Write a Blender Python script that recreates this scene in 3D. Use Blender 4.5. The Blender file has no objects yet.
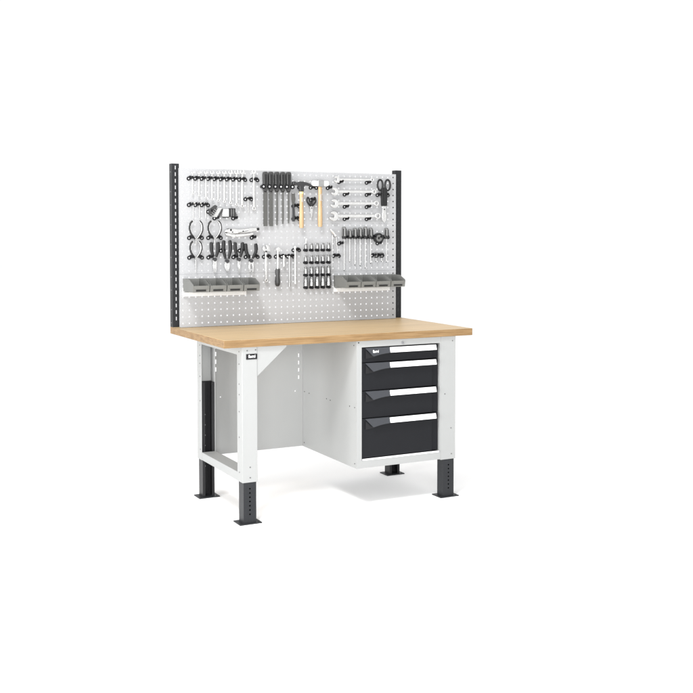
import bpy, bmesh, math, random
from mathutils import Vector, Matrix
R = math.radians
sc = bpy.context.scene
COL = sc.collection

# ------------------------------------------------------------------ camera
YAW, PITCH, ROLL = 0.5303, 0.04373, 0.00321
CAM = Vector((-1.93854, -5.54662, 1.56722))
FPX, CX, CY = 1128.52, 444.976, 274.846          # measured on a 693 px wide frame
Fw = Vector((math.sin(YAW)*math.cos(PITCH), math.cos(YAW)*math.cos(PITCH), -math.sin(PITCH)))
Rt = Fw.cross(Vector((0, 0, 1))).normalized()
Up = Rt.cross(Fw)
_c, _s = math.cos(ROLL), math.sin(ROLL)
Rt, Up = Rt*_c + Up*_s, Up*_c - Rt*_s
cd = bpy.data.cameras.new('camera')
cam = bpy.data.objects.new('camera', cd)
COL.objects.link(cam)
m = Matrix((Rt, Up, -Fw)).transposed().to_4x4()
m.translation = CAM
cam.matrix_world = m
cd.sensor_width = 36
cd.lens = FPX/693*36
cd.shift_x = -(CX-346.5)/693
cd.shift_y = (CY-346.5)/693
cd.clip_end = 500
sc.camera = cam
sc.render.resolution_x = 1024
sc.render.resolution_y = 1024

# ------------------------------------------------------------------ light: white studio surround and a key soft box, plus unseen fills added
w = bpy.data.worlds.new('World'); sc.world = w; w.use_nodes = True
bg = w.node_tree.nodes['Background']
bg.inputs[0].default_value = (1, 1, 1, 1)
bg.inputs[1].default_value = 1.06
sc.view_settings.view_transform = 'Standard'
sc.view_settings.look = 'None'
sc.view_settings.exposure = 0
sc.view_settings.gamma = 1

def area(name, loc, target, size, power, col=(1, 1, 1)):
    l = bpy.data.lights.new(name, 'AREA'); l.shape = 'SQUARE'; l.size = size; l.energy = power; l.color = col
    o = bpy.data.objects.new(name, l); COL.objects.link(o)
    o.location = loc
    o.rotation_euler = (Vector(target)-Vector(loc)).to_track_quat('-Z', 'Y').to_euler()
    return o
area('key_softbox', (-1.5, -2.2, 4.6), (0.75, 0.7, 1.2), 0.95, 215)
area('left_fill', (-6.0, -2.0, 1.5), (0.6, 0.5, 0.55), 3.0, 540)  # unseen fill, added to lift the cabinet side
area('front_fill', (-2.0, -7.5, 1.1), (0.75, 0.5, 0.6), 3.0, 700)  # unseen low fill, added to brighten the space under the bench
area('top_fill', (0.8, 0.0, 5.0), (0.8, 0.2, 0.9), 3.0, 20)  # weak overhead fill, added to brighten the worktop

# ------------------------------------------------------------------ materials
def mat(name, col, rough=.5, metal=0, bump=0, bscale=400, var=0, spec=.5, coat=0, vs=9):
    m = bpy.data.materials.new(name); m.use_nodes = True
    nt = m.node_tree; b = nt.nodes['Principled BSDF']
    b.inputs['Base Color'].default_value = (*col, 1)
    b.inputs['Roughness'].default_value = rough
    b.inputs['Metallic'].default_value = metal
    b.inputs['Specular IOR Level'].default_value = spec
    b.inputs['Coat Weight'].default_value = coat
    tc = nt.nodes.new('ShaderNodeTexCoord')
    if var:
        n = nt.nodes.new('ShaderNodeTexNoise'); n.inputs['Scale'].default_value = vs; n.inputs['Detail'].default_value = 5
        nt.links.new(tc.outputs['Object'], n.inputs['Vector'])
        mx = nt.nodes.new('ShaderNodeMix'); mx.data_type = 'RGBA'
        mx.inputs[6].default_value = (*[c*(1-var) for c in col], 1)
        mx.inputs[7].default_value = (*[min(1, c*(1+var)) for c in col], 1)
        nt.links.new(n.outputs['Fac'], mx.inputs[0]); nt.links.new(mx.outputs[2], b.inputs['Base Color'])
        mr = nt.nodes.new('ShaderNodeMapRange'); mr.inputs[3].default_value = rough*.85; mr.inputs[4].default_value = min(1, rough*1.15)
        nt.links.new(n.outputs['Fac'], mr.inputs[0]); nt.links.new(mr.outputs[0], b.inputs['Roughness'])
    if bump:
        n2 = nt.nodes.new('ShaderNodeTexNoise'); n2.inputs['Scale'].default_value = bscale; n2.inputs['Detail'].default_value = 3
        nt.links.new(tc.outputs['Object'], n2.inputs['Vector'])
        bp = nt.nodes.new('ShaderNodeBump'); bp.inputs['Strength'].default_value = bump; bp.inputs['Distance'].default_value = .0006
        nt.links.new(n2.outputs['Fac'], bp.inputs['Height']); nt.links.new(bp.outputs[0], b.inputs['Normal'])
    return m
GREY = mat('light_grey_powder_coat', (.258, .262, .259), .5, bump=.25, bscale=900, var=.015, spec=.4)
PANEL = mat('perforated_sheet_paint', (.268, .270, .275), .5, bump=.15, bscale=900, var=.015, spec=.4)
BLACK = mat('anthracite_powder_coat', (.012, .0125, .0138), .42, bump=.3, bscale=900, var=.1, spec=.2)
LEG = mat('dark_leg_powder_coat', (.016, .017, .019), .42, bump=.3, bscale=900, var=.1, spec=.2)
DRAW = mat('drawer_paint', (.0088, .0092, .0108), .5, bump=.25, bscale=900, var=.08, spec=.12)
GRIP = mat('grey_plastic_grip', (.034, .036, .041), .35, spec=.3)
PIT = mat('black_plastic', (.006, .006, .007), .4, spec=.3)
HOLE = mat('screw_hole', (.02, .02, .02), .7, spec=.1)
SCREW = mat('zinc_screw', (.3, .3, .31), .4, metal=.8)
STRIP = mat('white_label_strip', (.82, .82, .82), .35, spec=.4)
CHROME = mat('chrome_steel', (.53, .53, .525), .25, metal=.68, bump=.25, bscale=160, var=.16, vs=75)
SOCK = mat('socket_chrome', (.19, .19, .188), .28, metal=.85, bump=.1, bscale=160, var=.15, vs=75)
DOT = mat('dull_screw_head', (.10, .10, .10), .5, metal=.3)
DULL = mat('brushed_steel', (.27, .27, .268), .36, metal=.65, bump=.2, bscale=160, var=.2, vs=75)
FILE = mat('file_steel', (.065, .065, .062), .5, metal=.3, bump=.9, bscale=1500, var=.15, spec=.3)
DARKST = mat('dark_forged_steel', (.04, .04, .042), .35, metal=.6, bump=.4, bscale=400)
RUB = mat('black_rubber_handle', (.010, .010, .0105), .45, bump=.3, bscale=700, spec=.22)
GRUB = mat('charcoal_plastic_handle', (.028, .028, .028), .38, bump=.3, bscale=500, spec=.3)
GDRV = mat('grey_driver_handle', (.095, .095, .093), .35, bump=.2, bscale=500, spec=.4)
CLIP = mat('black_clip_plastic', (.006, .006, .007), .35, spec=.2)
BIN = mat('grey_green_bin_plastic', (.118, .119, .113), .5, bump=.4, bscale=300, var=.05, spec=.4)
WHITEP = mat('white_plastic', (.5, .5, .495), .4)
FLOOR = mat('white_studio_floor', (.95, .95, .95), .9, spec=0)
FADE = mat('faded_print', (.28, .28, .28), .6)

def wood(name, c1, c2, c3, sx=(1.1, 22, 22), scale=3.0, rough=.42, edge=False):
    m = bpy.data.materials.new(name); m.use_nodes = True
    nt = m.node_tree; b = nt.nodes['Principled BSDF']; L = nt.links.new
    tc = nt.nodes.new('ShaderNodeTexCoord')
    mp = nt.nodes.new('ShaderNodeMapping'); mp.inputs['Scale'].default_value = sx
    L(tc.outputs['Object'], mp.inputs[0])
    n = nt.nodes.new('ShaderNodeTexNoise'); n.inputs['Scale'].default_value = scale; n.inputs['Detail'].default_value = 8; n.inputs['Roughness'].default_value = .62; n.inputs['Distortion'].default_value = .35
    L(mp.outputs[0], n.inputs['Vector'])
    r = nt.nodes.new('ShaderNodeValToRGB')
    r.color_ramp.elements[0].position = .3; r.color_ramp.elements[0].color = (*c1, 1)
    r.color_ramp.elements[1].position = .72; r.color_ramp.elements[1].color = (*c3, 1)
    e = r.color_ramp.elements.new(.5); e.color = (*c2, 1)
    L(n.outputs['Fac'], r.inputs[0])
    # glued staves: a random tint per stave
    mp2 = nt.nodes.new('ShaderNodeMapping'); mp2.inputs['Scale'].default_value = (1, 1, 1)
    L(tc.outputs['Object'], mp2.inputs[0])
    br = nt.nodes.new('ShaderNodeTexBrick'); br.inputs['Scale'].default_value = 1
    br.inputs['Brick Width'].default_value = .52; br.inputs['Row Height'].default_value = .043
    br.inputs['Mortar Size'].default_value = .0; br.inputs['Color1'].default_value = (.93, .93, .93, 1); br.inputs['Color2'].default_value = (1.05, 1.04, 1.03, 1)
    br.offset = .37
    L(mp2.outputs[0], br.inputs['Vector'])
    mx = nt.nodes.new('ShaderNodeMix'); mx.data_type = 'RGBA'; mx.blend_type = 'MULTIPLY'; mx.inputs[0].default_value = 1 if not edge else 0
    L(r.outputs[0], mx.inputs[6]); L(br.outputs[0], mx.inputs[7]); L(mx.outputs[2], b.inputs['Base Color'])
    b.inputs['Roughness'].default_value = rough; b.inputs['Specular IOR Level'].default_value = .35
    bp = nt.nodes.new('ShaderNodeBump'); bp.inputs['Strength'].default_value = .12; bp.inputs['Distance'].default_value = .001
    L(n.outputs['Fac'], bp.inputs['Height']); L(bp.outputs[0], b.inputs['Normal'])
    return m
WOOD = wood('beech_top', (.365, .252, .124), (.425, .304, .163), (.472, .346, .199))
EDGE = wood('beech_edge', (.125, .070, .026), (.185, .112, .048), (.25, .162, .078), sx=(1.4, 5, 30), scale=3.6, edge=True)
ASH = wood('ash_handle', (.28, .185, .092), (.335, .23, .125), (.39, .28, .165), sx=(30, 30, 3), scale=3, edge=True)

# ------------------------------------------------------------------ mesh helpers
class MB:
    def __init__(s, o=(0, 0, 0)):
        s.bm = bmesh.new(); s.o = Vector(o); s.mi = 0
    def v(s, x, y, z): return s.bm.verts.new((x-s.o.x, y-s.o.y, z-s.o.z))
    def f(s, vs):
        try:
            fc = s.bm.faces.new(vs); fc.material_index = s.mi; return fc
        except ValueError: pass
    def box(s, x0, x1, y0, y1, z0, z1):
        a = [s.v(x, y, z) for z in (z0, z1) for y in (y0, y1) for x in (x0, x1)]
        for q in ((0, 2, 3, 1), (4, 5, 7, 6), (0, 1, 5, 4), (2, 6, 7, 3), (0, 4, 6, 2), (1, 3, 7, 5)): s.f([a[i] for i in q])
        return s
    def prism(s, pts, a0, a1, ax=1):
        """outline pts in the two other axes, extruded along axis ax from a0 to a1"""
        def mk(p, a):
            if ax == 1: return s.v(p[0], a, p[1])
            if ax == 0: return s.v(a, p[0], p[1])
            return s.v(p[0], p[1], a)
        A = [mk(p, a0) for p in pts]; B = [mk(p, a1) for p in pts]; n = len(pts)
        s.f(A); s.f(B[::-1])
        for i in range(n): s.f([A[i], B[i], B[(i+1) % n], A[(i+1) % n]])
        return s
    def annulus(s, cx, cz, r0, r1, y0, y1, n=20, a0=0, a1=2*math.pi, sx=1, sz=1):
        full = abs(a1-a0-2*math.pi) < 1e-6
        k = n if full else n+1
        rings = []
        for i in range(k):
            a = a0+(a1-a0)*i/n
            c, d = math.cos(a), math.sin(a)
            rings.append([s.v(cx+c*r*sx, y, cz+d*r*sz) for r, y in ((r0, y0), (r1, y0), (r1, y1), (r0, y1))])
        for i in range(n if full else n):
            A, B = rings[i], rings[(i+1) % k]
            for j in range(4): s.f([A[j], B[j], B[(j+1) % 4], A[(j+1) % 4]])
        if not full: s.f(rings[0]); s.f(rings[-1][::-1])
        return s
    def tube(s, pts, r, n=10, flat=1.0):
        pts = [Vector(p) for p in pts]
        rr = r if isinstance(r, (list, tuple)) else [r]*len(pts)
        prev = None; rings = []
        for i, p in enumerate(pts):
            t = (pts[min(i+1, len(pts)-1)]-pts[max(i-1, 0)]).normalized()
            if prev is None:
                u = t.cross(Vector((0, 1, 0)))
                if u.length < .05: u = t.cross(Vector((1, 0, 0)))
            else: u = prev-t*prev.dot(t)
            u.normalize(); prev = u; w_ = t.cross(u)
            rings.append([s.v(*(p+(u*math.cos(2*math.pi*k/n)+w_*math.sin(2*math.pi*k/n)*flat)*rr[i])) for k in range(n)])
        for A, B in zip(rings, rings[1:]):
            for k in range(n): s.f([A[k], A[(k+1) % n], B[(k+1) % n], B[k]])
        s.f(rings[0][::-1]); s.f(rings[-1])
        return s
    def build(s, name, mats, parent=None, bevel=0, smooth=35, seg=2):
        bmesh.ops.recalc_face_normals(s.bm, faces=s.bm.faces)
        me = bpy.data.meshes.new(name); s.bm.to_mesh(me); s.bm.free()
        for mm in (mats if isinstance(mats, (list, tuple)) else [mats]): me.materials.append(mm)
        me.shade_smooth(); me.set_sharp_from_angle(angle=R(smooth))
        o = bpy.data.objects.new(name, me); COL.objects.link(o)
        if parent is None: o.location = s.o
        else: o.parent = parent
        if bevel:
            b = o.modifiers.new('bevel', 'BEVEL'); b.width = bevel; b.segments = seg; b.limit_method = 'ANGLE'; b.angle_limit = R(40)
        return o
def tag(o, label=None, cat=None, group=None, kind=None):
    for k, v_ in (('label', label), ('category', cat), ('group', group), ('kind', kind)):
        if v_: o[k] = v_
    return o
def empty(name, loc=(0, 0, 0)):
    o = bpy.data.objects.new(name, None); o.location = loc; o.empty_display_size = .1; COL.objects.link(o); return o
def text_mesh(body, size, depth, name, material, loc, parent, sx=1):
    cu = bpy.data.curves.new('t', 'FONT'); cu.body = body; cu.size = size; cu.extrude = depth; cu.offset = size*.004
    to = bpy.data.objects.new('t', cu); COL.objects.link(to)
    me = bpy.data.meshes.new_from_object(to.evaluated_get(bpy.context.evaluated_depsgraph_get()))
    bpy.data.objects.remove(to); bpy.data.curves.remove(cu)
    me.name = name
    me.transform(Matrix.Translation(loc) @ Matrix.Rotation(R(90), 4, 'X') @ Matrix.Diagonal((sx, 1, 1, 1)))
    me.materials.clear(); me.materials.append(material)
    o = bpy.data.objects.new(name, me); COL.objects.link(o); o.parent = parent
    return o

# ------------------------------------------------------------------ dimensions (metres); x along the bench, y to the back, z up
W, D, H, T = 1.5, .927, .9723, .040
YF = .0165                 # front plane of the frame and drawer cabinet
YP = .822                  # front face of the perforated sheets
P = .038                   # hole pitch
XH, ZH = .04356, .99622    # first column, last row
LX0, LX1 = .104, .187      # leg width
ZF = .220                  # underside of the painted frame

# ------------------------------------------------------------------ floor
fl = MB().box(-30, 30, -12, 40, -.05, 0).build('floor', FLOOR)
tag(fl, kind='structure')

# ------------------------------------------------------------------ the workbench
wb = empty('workbench', (0, 0, 0))
tag(wb, 'light grey steel workbench with beech top, perforated tool wall, black feet and four dark drawers', 'workbench')

top = MB()
top.box(0, W, 0, D, H-T, H)
o = top.build('tabletop', [WOOD, EDGE], wb, bevel=.0022, seg=2)
for pl in o.data.polygons:
    if abs(pl.normal.z) < .5: pl.material_index = 1

def leg_frame(xa, xb, side):
    """front closed leg, rear leg open to the front, rails; side -1: outer face towards -x"""
    fr = MB(); zt = H-T-.001; s = .003
    # front leg: closed front web, two flanges back
    fr.box(xa, xb, YF, YF+s, ZF, zt)
    fr.box(xa, xa+s, YF+s, YF+.078, ZF, zt); fr.box(xb-s, xb, YF+s, YF+.078, ZF, zt)
    # rear leg: web at the back, flanges to the front
    ya, yb = .682, .758
    fr.box(xa, xb, yb-s, yb, ZF, zt)
    fl_out, fl_in = (xa, xb-s) if side < 0 else (xb-s, xa)
    fr.box(fl_out, fl_out+s, ya, yb-s, ZF, zt)
    fr.box(fl_in, fl_in+s, ya, yb-s, ZF, zt)
    # bottom rail and top rail
    fr.box(xa+.001, xb-.001, YF+.079, ya-.001, ZF+.001, ZF+.046)
    fr.box(xa+.001, xb-.001, YF+.079, ya-.001, zt-.045, zt-.001)
    return fr.build('leg_frame', GREY, wb, bevel=.0016)
lf = leg_frame(LX0, LX1, -1)
rf = leg_frame(1.312-.0135, 1.396, 1)
# screws on the frames (round heads, painted or dark)
def screws(parent, pts, r, m_, name='screw'):
    for (x, y, z, ax) in pts:
        b = MB()
        if ax == 'x': b.tube([(x+.001, y, z), (x-.0016, y, z)], [r, r*.8], 10)
        else: b.tube([(x, y+.001, z), (x, y-.0016, z)], [r, r*.8], 10)
        b.build(name, m_, parent)
screws(lf, [(LX0, YF+.045, z, 'x') for z in (.905, .84, .735, .68, .59, .455, .27)], .0042, DOT)
screws(lf, [(LX0, .705, z, 'x') for z in (.88, .82, .775, .70, .56, .28)], .0042, DOT)
screws(lf, [(.132, YF, .913, 'y'), (.178, YF, .915, 'y'), (.146, YF, .245, 'y'), (.146, YF, .30, 'y')], .0042, DOT)
screws(rf, [(1.375, YF, .905, 'y'), (1.366, YF, .40, 'y'), (1.37, YF, .25, 'y'), (1.325, YF, .60, 'y')], .0040, DOT)

def foot(xc, front, wide=.070):
    xa, xb = xc-wide/2, xc+wide/2
    b = MB(); s = .003
    ztop = ZF+.28 if front else .665
    if front:
        y0, y1 = YF+.0045, YF+.074
        hs = .0042
        # web with a column of holes
        zs = [.186-i*.0225 for i in range(7)]
        cuts = [ztop]
        for z in zs: cuts += [z+hs, z-hs]
        cuts.append(.006)
        for i in range(0, len(cuts), 2): b.box(xa, xb, y0, y0+s, cuts[i+1], cuts[i])
        for z in zs:
            b.box(xa, xc-hs, y0, y0+s, z-hs, z+hs); b.box(xc+hs, xb, y0, y0+s, z-hs, z+hs)
        b.box(xa, xa+s, y0+s, y1, .006, ztop); b.box(xb-s, xb, y0+s, y1, .006, ztop)
        b.box(xa+s, xb-s, y1-s, y1, .006, ztop)
        yc = (y0+y1)/2
    else:
        y0, y1 = .686, .7535
        b.box(xa, xb, y1-s, y1, .006, ztop)
        b.box(xa, xa+s, y0, y1-s, .006, ztop); b.box(xb-s, xb, y0, y1-s, .006, ztop)
        b.box(xa+s, xa+s+.012, y0, y0+s, .006, ztop)
        b.box(xb-s-.012, xb-s, y0, y0+s, .006, ztop)
        yc = (y0+y1)/2
    bmesh.ops.remove_doubles(b.bm, verts=b.bm.verts, dist=1e-5)
    lg = b.build('foot', LEG if front else PIT, wb)  # rear feet coloured blacker to carry the shade inside their open channel
    pl = MB(); pl.box(xc-.061, xc+.061, yc-.052, yc+.052, .0005, .0065)
    fp = pl.build('foot_plate', LEG, lg, bevel=.001)
    for sx in (-1, 1):
        q = MB(); q.tube([(xc+sx*.047, yc-.033, .006), (xc+sx*.047, yc-.033, .0078)], .0055, 12)
        q.build('bolt_hole', HOLE, lg)
    if not front:
        for z in [.47-i*.06 for i in range(6)]:
            q = MB(); q.tube([(xc, y1-s+.001, z), (xc, y1-s-.001, z)], .004, 10); q.build('screw', SCREW, lg)
    return lg
foot(.1455, True); foot(1.3535, True); foot(.1455, False); foot(1.3535, False)

# rear sheet with hanging slots (real slots)
def slotted_sheet(x0, x1, z0, z1, y, th, slots):
    """sheet in XZ with rectangular holes (xa, xb, za, zb)"""
    xs = sorted({x0, x1, *[v for s in slots for v in s[:2]]}); zs = sorted({z0, z1, *[v for s in slots for v in s[2:]]})
    b = MB()
    def hole(i, j):
        if not (0 <= i < len(xs)-1 and 0 <= j < len(zs)-1): return True
        cx, cz = (xs[i]+xs[i+1])/2, (zs[j]+zs[j+1])/2
        return any(s[0] < cx < s[1] and s[2] < cz < s[3] for s in slots)
    for yy in (y, y+th):
        vv = {}
        for i in range(len(xs)-1):
            for j in range(len(zs)-1):
                if hole(i, j): continue
                q = []
                for (a, c) in ((i, j), (i+1, j), (i+1, j+1), (i, j+1)):
                    if (a, c) not in vv: vv[a, c] = b.v(xs[a], yy, zs[c])
                    q.append(vv[a, c])
                b.f(q)
        if yy == y: first = vv
    for i in range(len(xs)-1):
        for j in range(len(zs)-1):
            if hole(i, j): continue
            for (di, dj, e) in ((-1, 0, ((i, j), (i, j+1))), (1, 0, ((i+1, j), (i+1, j+1))), (0, -1, ((i, j), (i+1, j))), (0, 1, ((i, j+1), (i+1, j+1)))):
                if hole(i+di, j+dj): b.f([first[e[0]], vv[e[0]], vv[e[1]], first[e[1]]])
    return b
sl = []
for z in (.862, .817, .772, .727): sl.append((.212, .219, z-.013, z+.013))
for z in (.781, .737, .693, .648): sl.append((.731, .738, z-.011, z+.011))
sl += [(.240, .246, .561, .567), (.708, .715, .562, .569)]
slotted_sheet(.190, .7605, .228, H-T-.002, .757, .0015, sl).build('back_panel', GREY, wb)
# corner gusset
g = MB(); zt = H-T-.002
g.prism([(LX1+.001, zt), (.352, zt), (.352, zt-.006), (LX1+.001, .776)], YF+.002, YF+.0045)
g.box(LX1+.001, .352, YF+.0045, YF+.022, zt-.0025, zt)
g.build('corner_gusset', GREY, wb)
# maker's badge on the front leg
bd = MB(); bd.box(.1255, .1865, YF-.0035, YF, .8665, .8955)
badge = bd.build('badge', PIT, wb, bevel=.0012)
text_mesh('fami', .0225, .0004, 'badge_lettering', STRIP, (.137, YF-.0040, .8755), badge, 1.05)

# ------------------------------------------------------------------ drawer cabinet, bolted under the top
CX0, CX1, CZ0 = .763, 1.2975, .225
OX0, OX1, OZ0, OZ1 = .794, 1.2905, .266, .8955
cb = MB(); th = .0015
cb.box(CX0, CX0+.002, YF+.0242, .772, CZ0, H-T-.002)          # left side
cb.box(CX1-.002, CX1, YF+.0242, .772, CZ0, H-T-.002)
cb.box(CX0+.002, CX1-.002, .770, .772, CZ0, H-T-.002)       # back
cb.box(CX0+.002, CX1-.002, YF+.03, .770, CZ0+.0006, CZ0+.0026)   # bottom
cab = cb.build('cabinet', GREY, wb)
fb = MB(); y0, y1 = YF, YF+.024
fb.prism([(CX0, CZ0), (OX0, OZ0), (OX0, OZ1), (CX0, H-T-.002)], y0, y1)
fb.prism([(CX0, CZ0), (CX1, CZ0), (OX1, OZ0), (OX0, OZ0)], y0, y1)
fb.prism([(CX1, CZ0), (CX1, H-T-.002), (OX1, OZ1), (OX1, OZ0)], y0, y1)
fb.prism([(CX0, H-T-.002), (OX0, OZ1), (OX1, OZ1), (CX1, H-T-.002)], y0, y1)
bmesh.ops.remove_doubles(fb.bm, verts=fb.bm.verts, dist=1e-5)
fb.build('front_surround', GREY, cab)
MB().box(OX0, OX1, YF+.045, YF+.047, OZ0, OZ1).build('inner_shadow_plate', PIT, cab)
lk = MB(); lk.tube([(1.050, YF+.001, .910), (1.050, YF-.004, .910)], [.0085, .0075], 18); lko = lk.build('lock', SCREW, cab)
MB().box(1.0492, 1.0508, YF-.0046, YF-.0039, .9055, .9145).build('keyhole', HOLE, lko)
screws(cab, [(.775, YF, .922, 'y')], .0042, HOLE)
screws(cab, [(CX0, y, z, 'x') for y, z in ((.735, .561), (.665, .560), (.415, .561), (.362, .559), (.105, .561), (.040, .562), (.74, .25), (.04, .25), (.05, .905))], .0036, HOLE)
MB().box(OX0+.004, OX1-.004, YF-.0015, YF+.0055, OZ0+.001, OZ0+.0095).build('bottom_lip', STRIP, cab)  # lip coloured white to carry the light on its upward face
for x in (.7965, 1.2885):
    MB().box(x-.0022, x+.0022, YF-.002, YF+.006, OZ0+.0005, OZ0+.011).build('stop_clip', SCREW, cab)

tops = [.8930, .8090, .6520, .4995, .2775]
for i in range(4):
    z1, z0 = tops[i]-.0015, tops[i+1]+.0015
    d = MB()
    xa, xb = OX0+.004, OX1-.006
    d.box(xa, xb-.040, YF+.006, YF+.040, z0, z1)              # main face
    d.box(xb-.0385, xb, YF+.014, YF+.040, z0, z1)             # set-back strip on the right
    dr = d.build('drawer', DRAW, wb, bevel=.0015)
    # handle profile, full width
    h = MB(); zt = z1-.001
    yb = YF+.0055
    prof = [(yb, zt), (yb-.016, zt-.002), (yb-.026, zt-.030), (yb-.022, zt-.032), (yb-.012, zt-.012), (yb, zt-.012)]
    gx0, gx1, hx1 = .816, .9615, 1.259
    h.prism(prof, gx1+.0005, hx1, ax=0)
    h.build('handle', PIT, dr)
    ls = MB()
    a, b_ = Vector((yb-.016, zt-.002)), Vector((yb-.026, zt-.030)); nrm = Vector((-(b_-a).y, (b_-a).x)).normalized()
    if nrm.x > 0: nrm = -nrm
    a2, b2 = a+nrm*.002, b_+nrm*.002
    ls.prism([(a.x, a.y), (a2.x, a2.y), (b2.x, b2.y), (b_.x, b_.y)], gx1+.001, hx1-.001, ax=0)
    ls.build('label_strip', STRIP, dr)
    gp = MB()
    # grip: sloped trapezoid hood, curling down to the left
    out = [(gx0, zt), (gx1, zt), (gx1, zt-.031), (.935, zt-.0325), (.905, zt-.036), (.880, zt-.041), (.858, zt-.046)]
    inner = [(x, z) for x, z in out]
    A = [gp.v(x, yb-(.008 if j in (0,) else .014 if j == 1 else .026), z) for j, (x, z) in enumerate(out)]
    B = [gp.v(x, yb, z) for x, z in out]
    n = len(out); gp.f(A); gp.f(B[::-1])
    for j in range(n): gp.f([A[j], B[j], B[(j+1) % n], A[(j+1) % n]])
    gpo = gp.build('grip', GRIP, dr, smooth=20)
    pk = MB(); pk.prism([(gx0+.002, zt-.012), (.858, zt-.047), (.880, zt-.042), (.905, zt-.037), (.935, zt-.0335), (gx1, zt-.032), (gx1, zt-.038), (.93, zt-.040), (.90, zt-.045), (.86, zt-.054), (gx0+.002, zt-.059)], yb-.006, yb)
    pk.build('grip_shadow', PIT, dr)  # black plate painted in as the shade of the pocket below the grip
    if i == 0:
        text_mesh('fami', .0225, .0004, 'handle_lettering', STRIP, (.852, yb-.0262, zt-.026), dr, 1.0)

# ------------------------------------------------------------------ uprights and perforated sheets
ZT = H+.944
PS = YP+.055          # front face of the uprights
def upright(xa, xb):
    n = 23
    sl = []
    xc = (xa+xb)/2
    for i in range(25):
        z = ZT-.020-i*P
        if z-.013 > H+.005: sl.append((xc-.0028, xc+.0028, z-.0105, z+.0105))
    b = slotted_sheet(xa, xb, H+.0005, ZT, PS, .002, sl)
    up = b.build('upright', BLACK, wb)
    c = MB()
    c.box(xa, xa+.002, PS+.002, PS+.047, H+.0005, ZT); c.box(xb-.002, xb, PS+.002, PS+.047, H+.0005, ZT)
    fo = c.build('upright_flange', BLACK, up)
    MB().box(xa+.0003, xb-.0003, PS+.0003, PS+.0467, ZT, ZT+.003).build('end_cap', BLACK, up)
    for k, i in enumerate((0, 3, 5, 8, 11, 13, 16, 18, 21, 23)):
        z = ZT-.045-i*P
        q = MB(); q.tube([(xa+.001, PS+.022, z), (xa-.0012, PS+.022, z)], .0034, 10); q.build('bolt', SCREW, up)
    return up
upright(.0, .043); upright(1.457, 1.5)
for (z0, z1) in ((ZH+15.52*P, ZH+23.55*P), (ZH+7.52*P, ZH+15.5*P), (ZH-.58*P, ZH+7.5*P)):
    hs = .0043
    holes = []
    for u in range(37):
        for v in range(24):
            z = ZH+v*P; x = XH+u*P
            if z0 < z < z1: holes.append((x-hs, x+hs, z-hs, z+hs))
    xl, xr = XH-.40*P, XH+36.52*P
    b = slotted_sheet(xl, xr, z0, z1, YP, .0015, holes)
    sh = b.build('perforated_sheet', PANEL, wb)
    e = MB()
    e.box(xl, xl+.0015, YP+.0015, YP+.020, z0, z1); e.box(xr-.0015, xr, YP+.0015, YP+.020, z0, z1)
    e.box(xl+.0015, xr-.0015, YP+.0015, YP+.020, z1-.0015, z1); e.box(xl+.0015, xr-.0015, YP+.0015, YP+.020, z0, z0+.0015)
    e.build('folded_edge', PANEL, sh)
    h_ = MB()
    h_.box(xl+.003, xl+.009, YP+.020, PS-.0005, z0+.04, z0+.10); h_.build('hanger', BLACK, sh)
    h_ = MB(); h_.box(xr-.009, xr-.003, YP+.020, PS-.0005, z0+.04, z0+.10); h_.build('hanger', BLACK, sh)

# ------------------------------------------------------------------ placing things on the tool wall
# measured plane: photo coordinates of the four corner holes of the perforation -> (column, row)
def solve_h(src, dst):
    A = []; B = []
    for (x, y), (u, v) in zip(src, dst):
        A.append([x, y, 1, 0, 0, 0, -u*x, -u*y]); B.append(u)
        A.append([0, 0, 0, x, y, 1, -v*x, -v*y]); B.append(v)
    n = 8
    Mx = [r+[b] for r, b in zip(A, B)]
    for i in range(n):
        p_ = max(range(i, n), key=lambda k: abs(Mx[k][i])); Mx[i], Mx[p_] = Mx[p_], Mx[i]
        Mx[i] = [a/Mx[i][i] for a in Mx[i]]
        for k in range(n):
            if k != i: Mx[k] = [a-Mx[k][i]*c for a, c in zip(Mx[k], Mx[i])]
    return [r[-1] for r in Mx]
HM = solve_h([(182.1, 322.6), (181.2, 173.5), (393.7, 315.4), (394.5, 176.2)], [(0, 23), (0, 0), (36, 23), (36, 0)])
def uv(x, y):
    d_ = HM[6]*x+HM[7]*y+1
    return (HM[0]*x+HM[1]*y+HM[2])/d_, (HM[3]*x+HM[4]*y+HM[5])/d_
def on(x, y, d=0.0):
    """wall position (x, z) of a measured point that stands d metres in front of the sheet"""
    u, v = uv(x, y)
    X = Vector((XH+u*P, YP, ZH+(23-v)*P))
    r = (X-CAM); k = (YP-d-CAM.y)/r.y
    q = CAM+r*k
    return q.x, q.z
def wall(u, v): return XH+u*P, ZH+(23-v)*P

# --- clips: one mesh, many copies
def clip_mesh(flip):
    s = -1 if flip else 1
    b = MB()
    b.annulus(0, 0, .0046, .0118, -.005, -.0003, 16)
    b.tube([(s*.0125, -.001, .004), (s*.0135, -.016, .004), (s*.0135, -.029, .005), (s*.0130, -.036, .012)], [.0082, .0080, .0072, .005], 8)
    b.tube([(s*.002, -.003, .0105), (s*.012, -.010, .0115)], [.005, .006], 8)
    return b
clipA = None; clipB = None
def clip(u, v, label, flip=False, group='black tool clips on the perforated wall', dy=0):
    global clipA, clipB
    base = clipB if flip else clipA
    if base is None:
        o = clip_mesh(flip).build('tool_clip', CLIP)
        if flip: clipB = o
        else: clipA = o
    else:
        o = base.copy(); COL.objects.link(o)
    x, z = wall(u, v)
    o.location = (x, YP, z)
    tag(o, label, 'clip', group)
    return o
def clip_at(px, py, label, flip=False):
    u, v = uv(px, py)
    return clip(round(u), round(v), label, flip)

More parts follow.
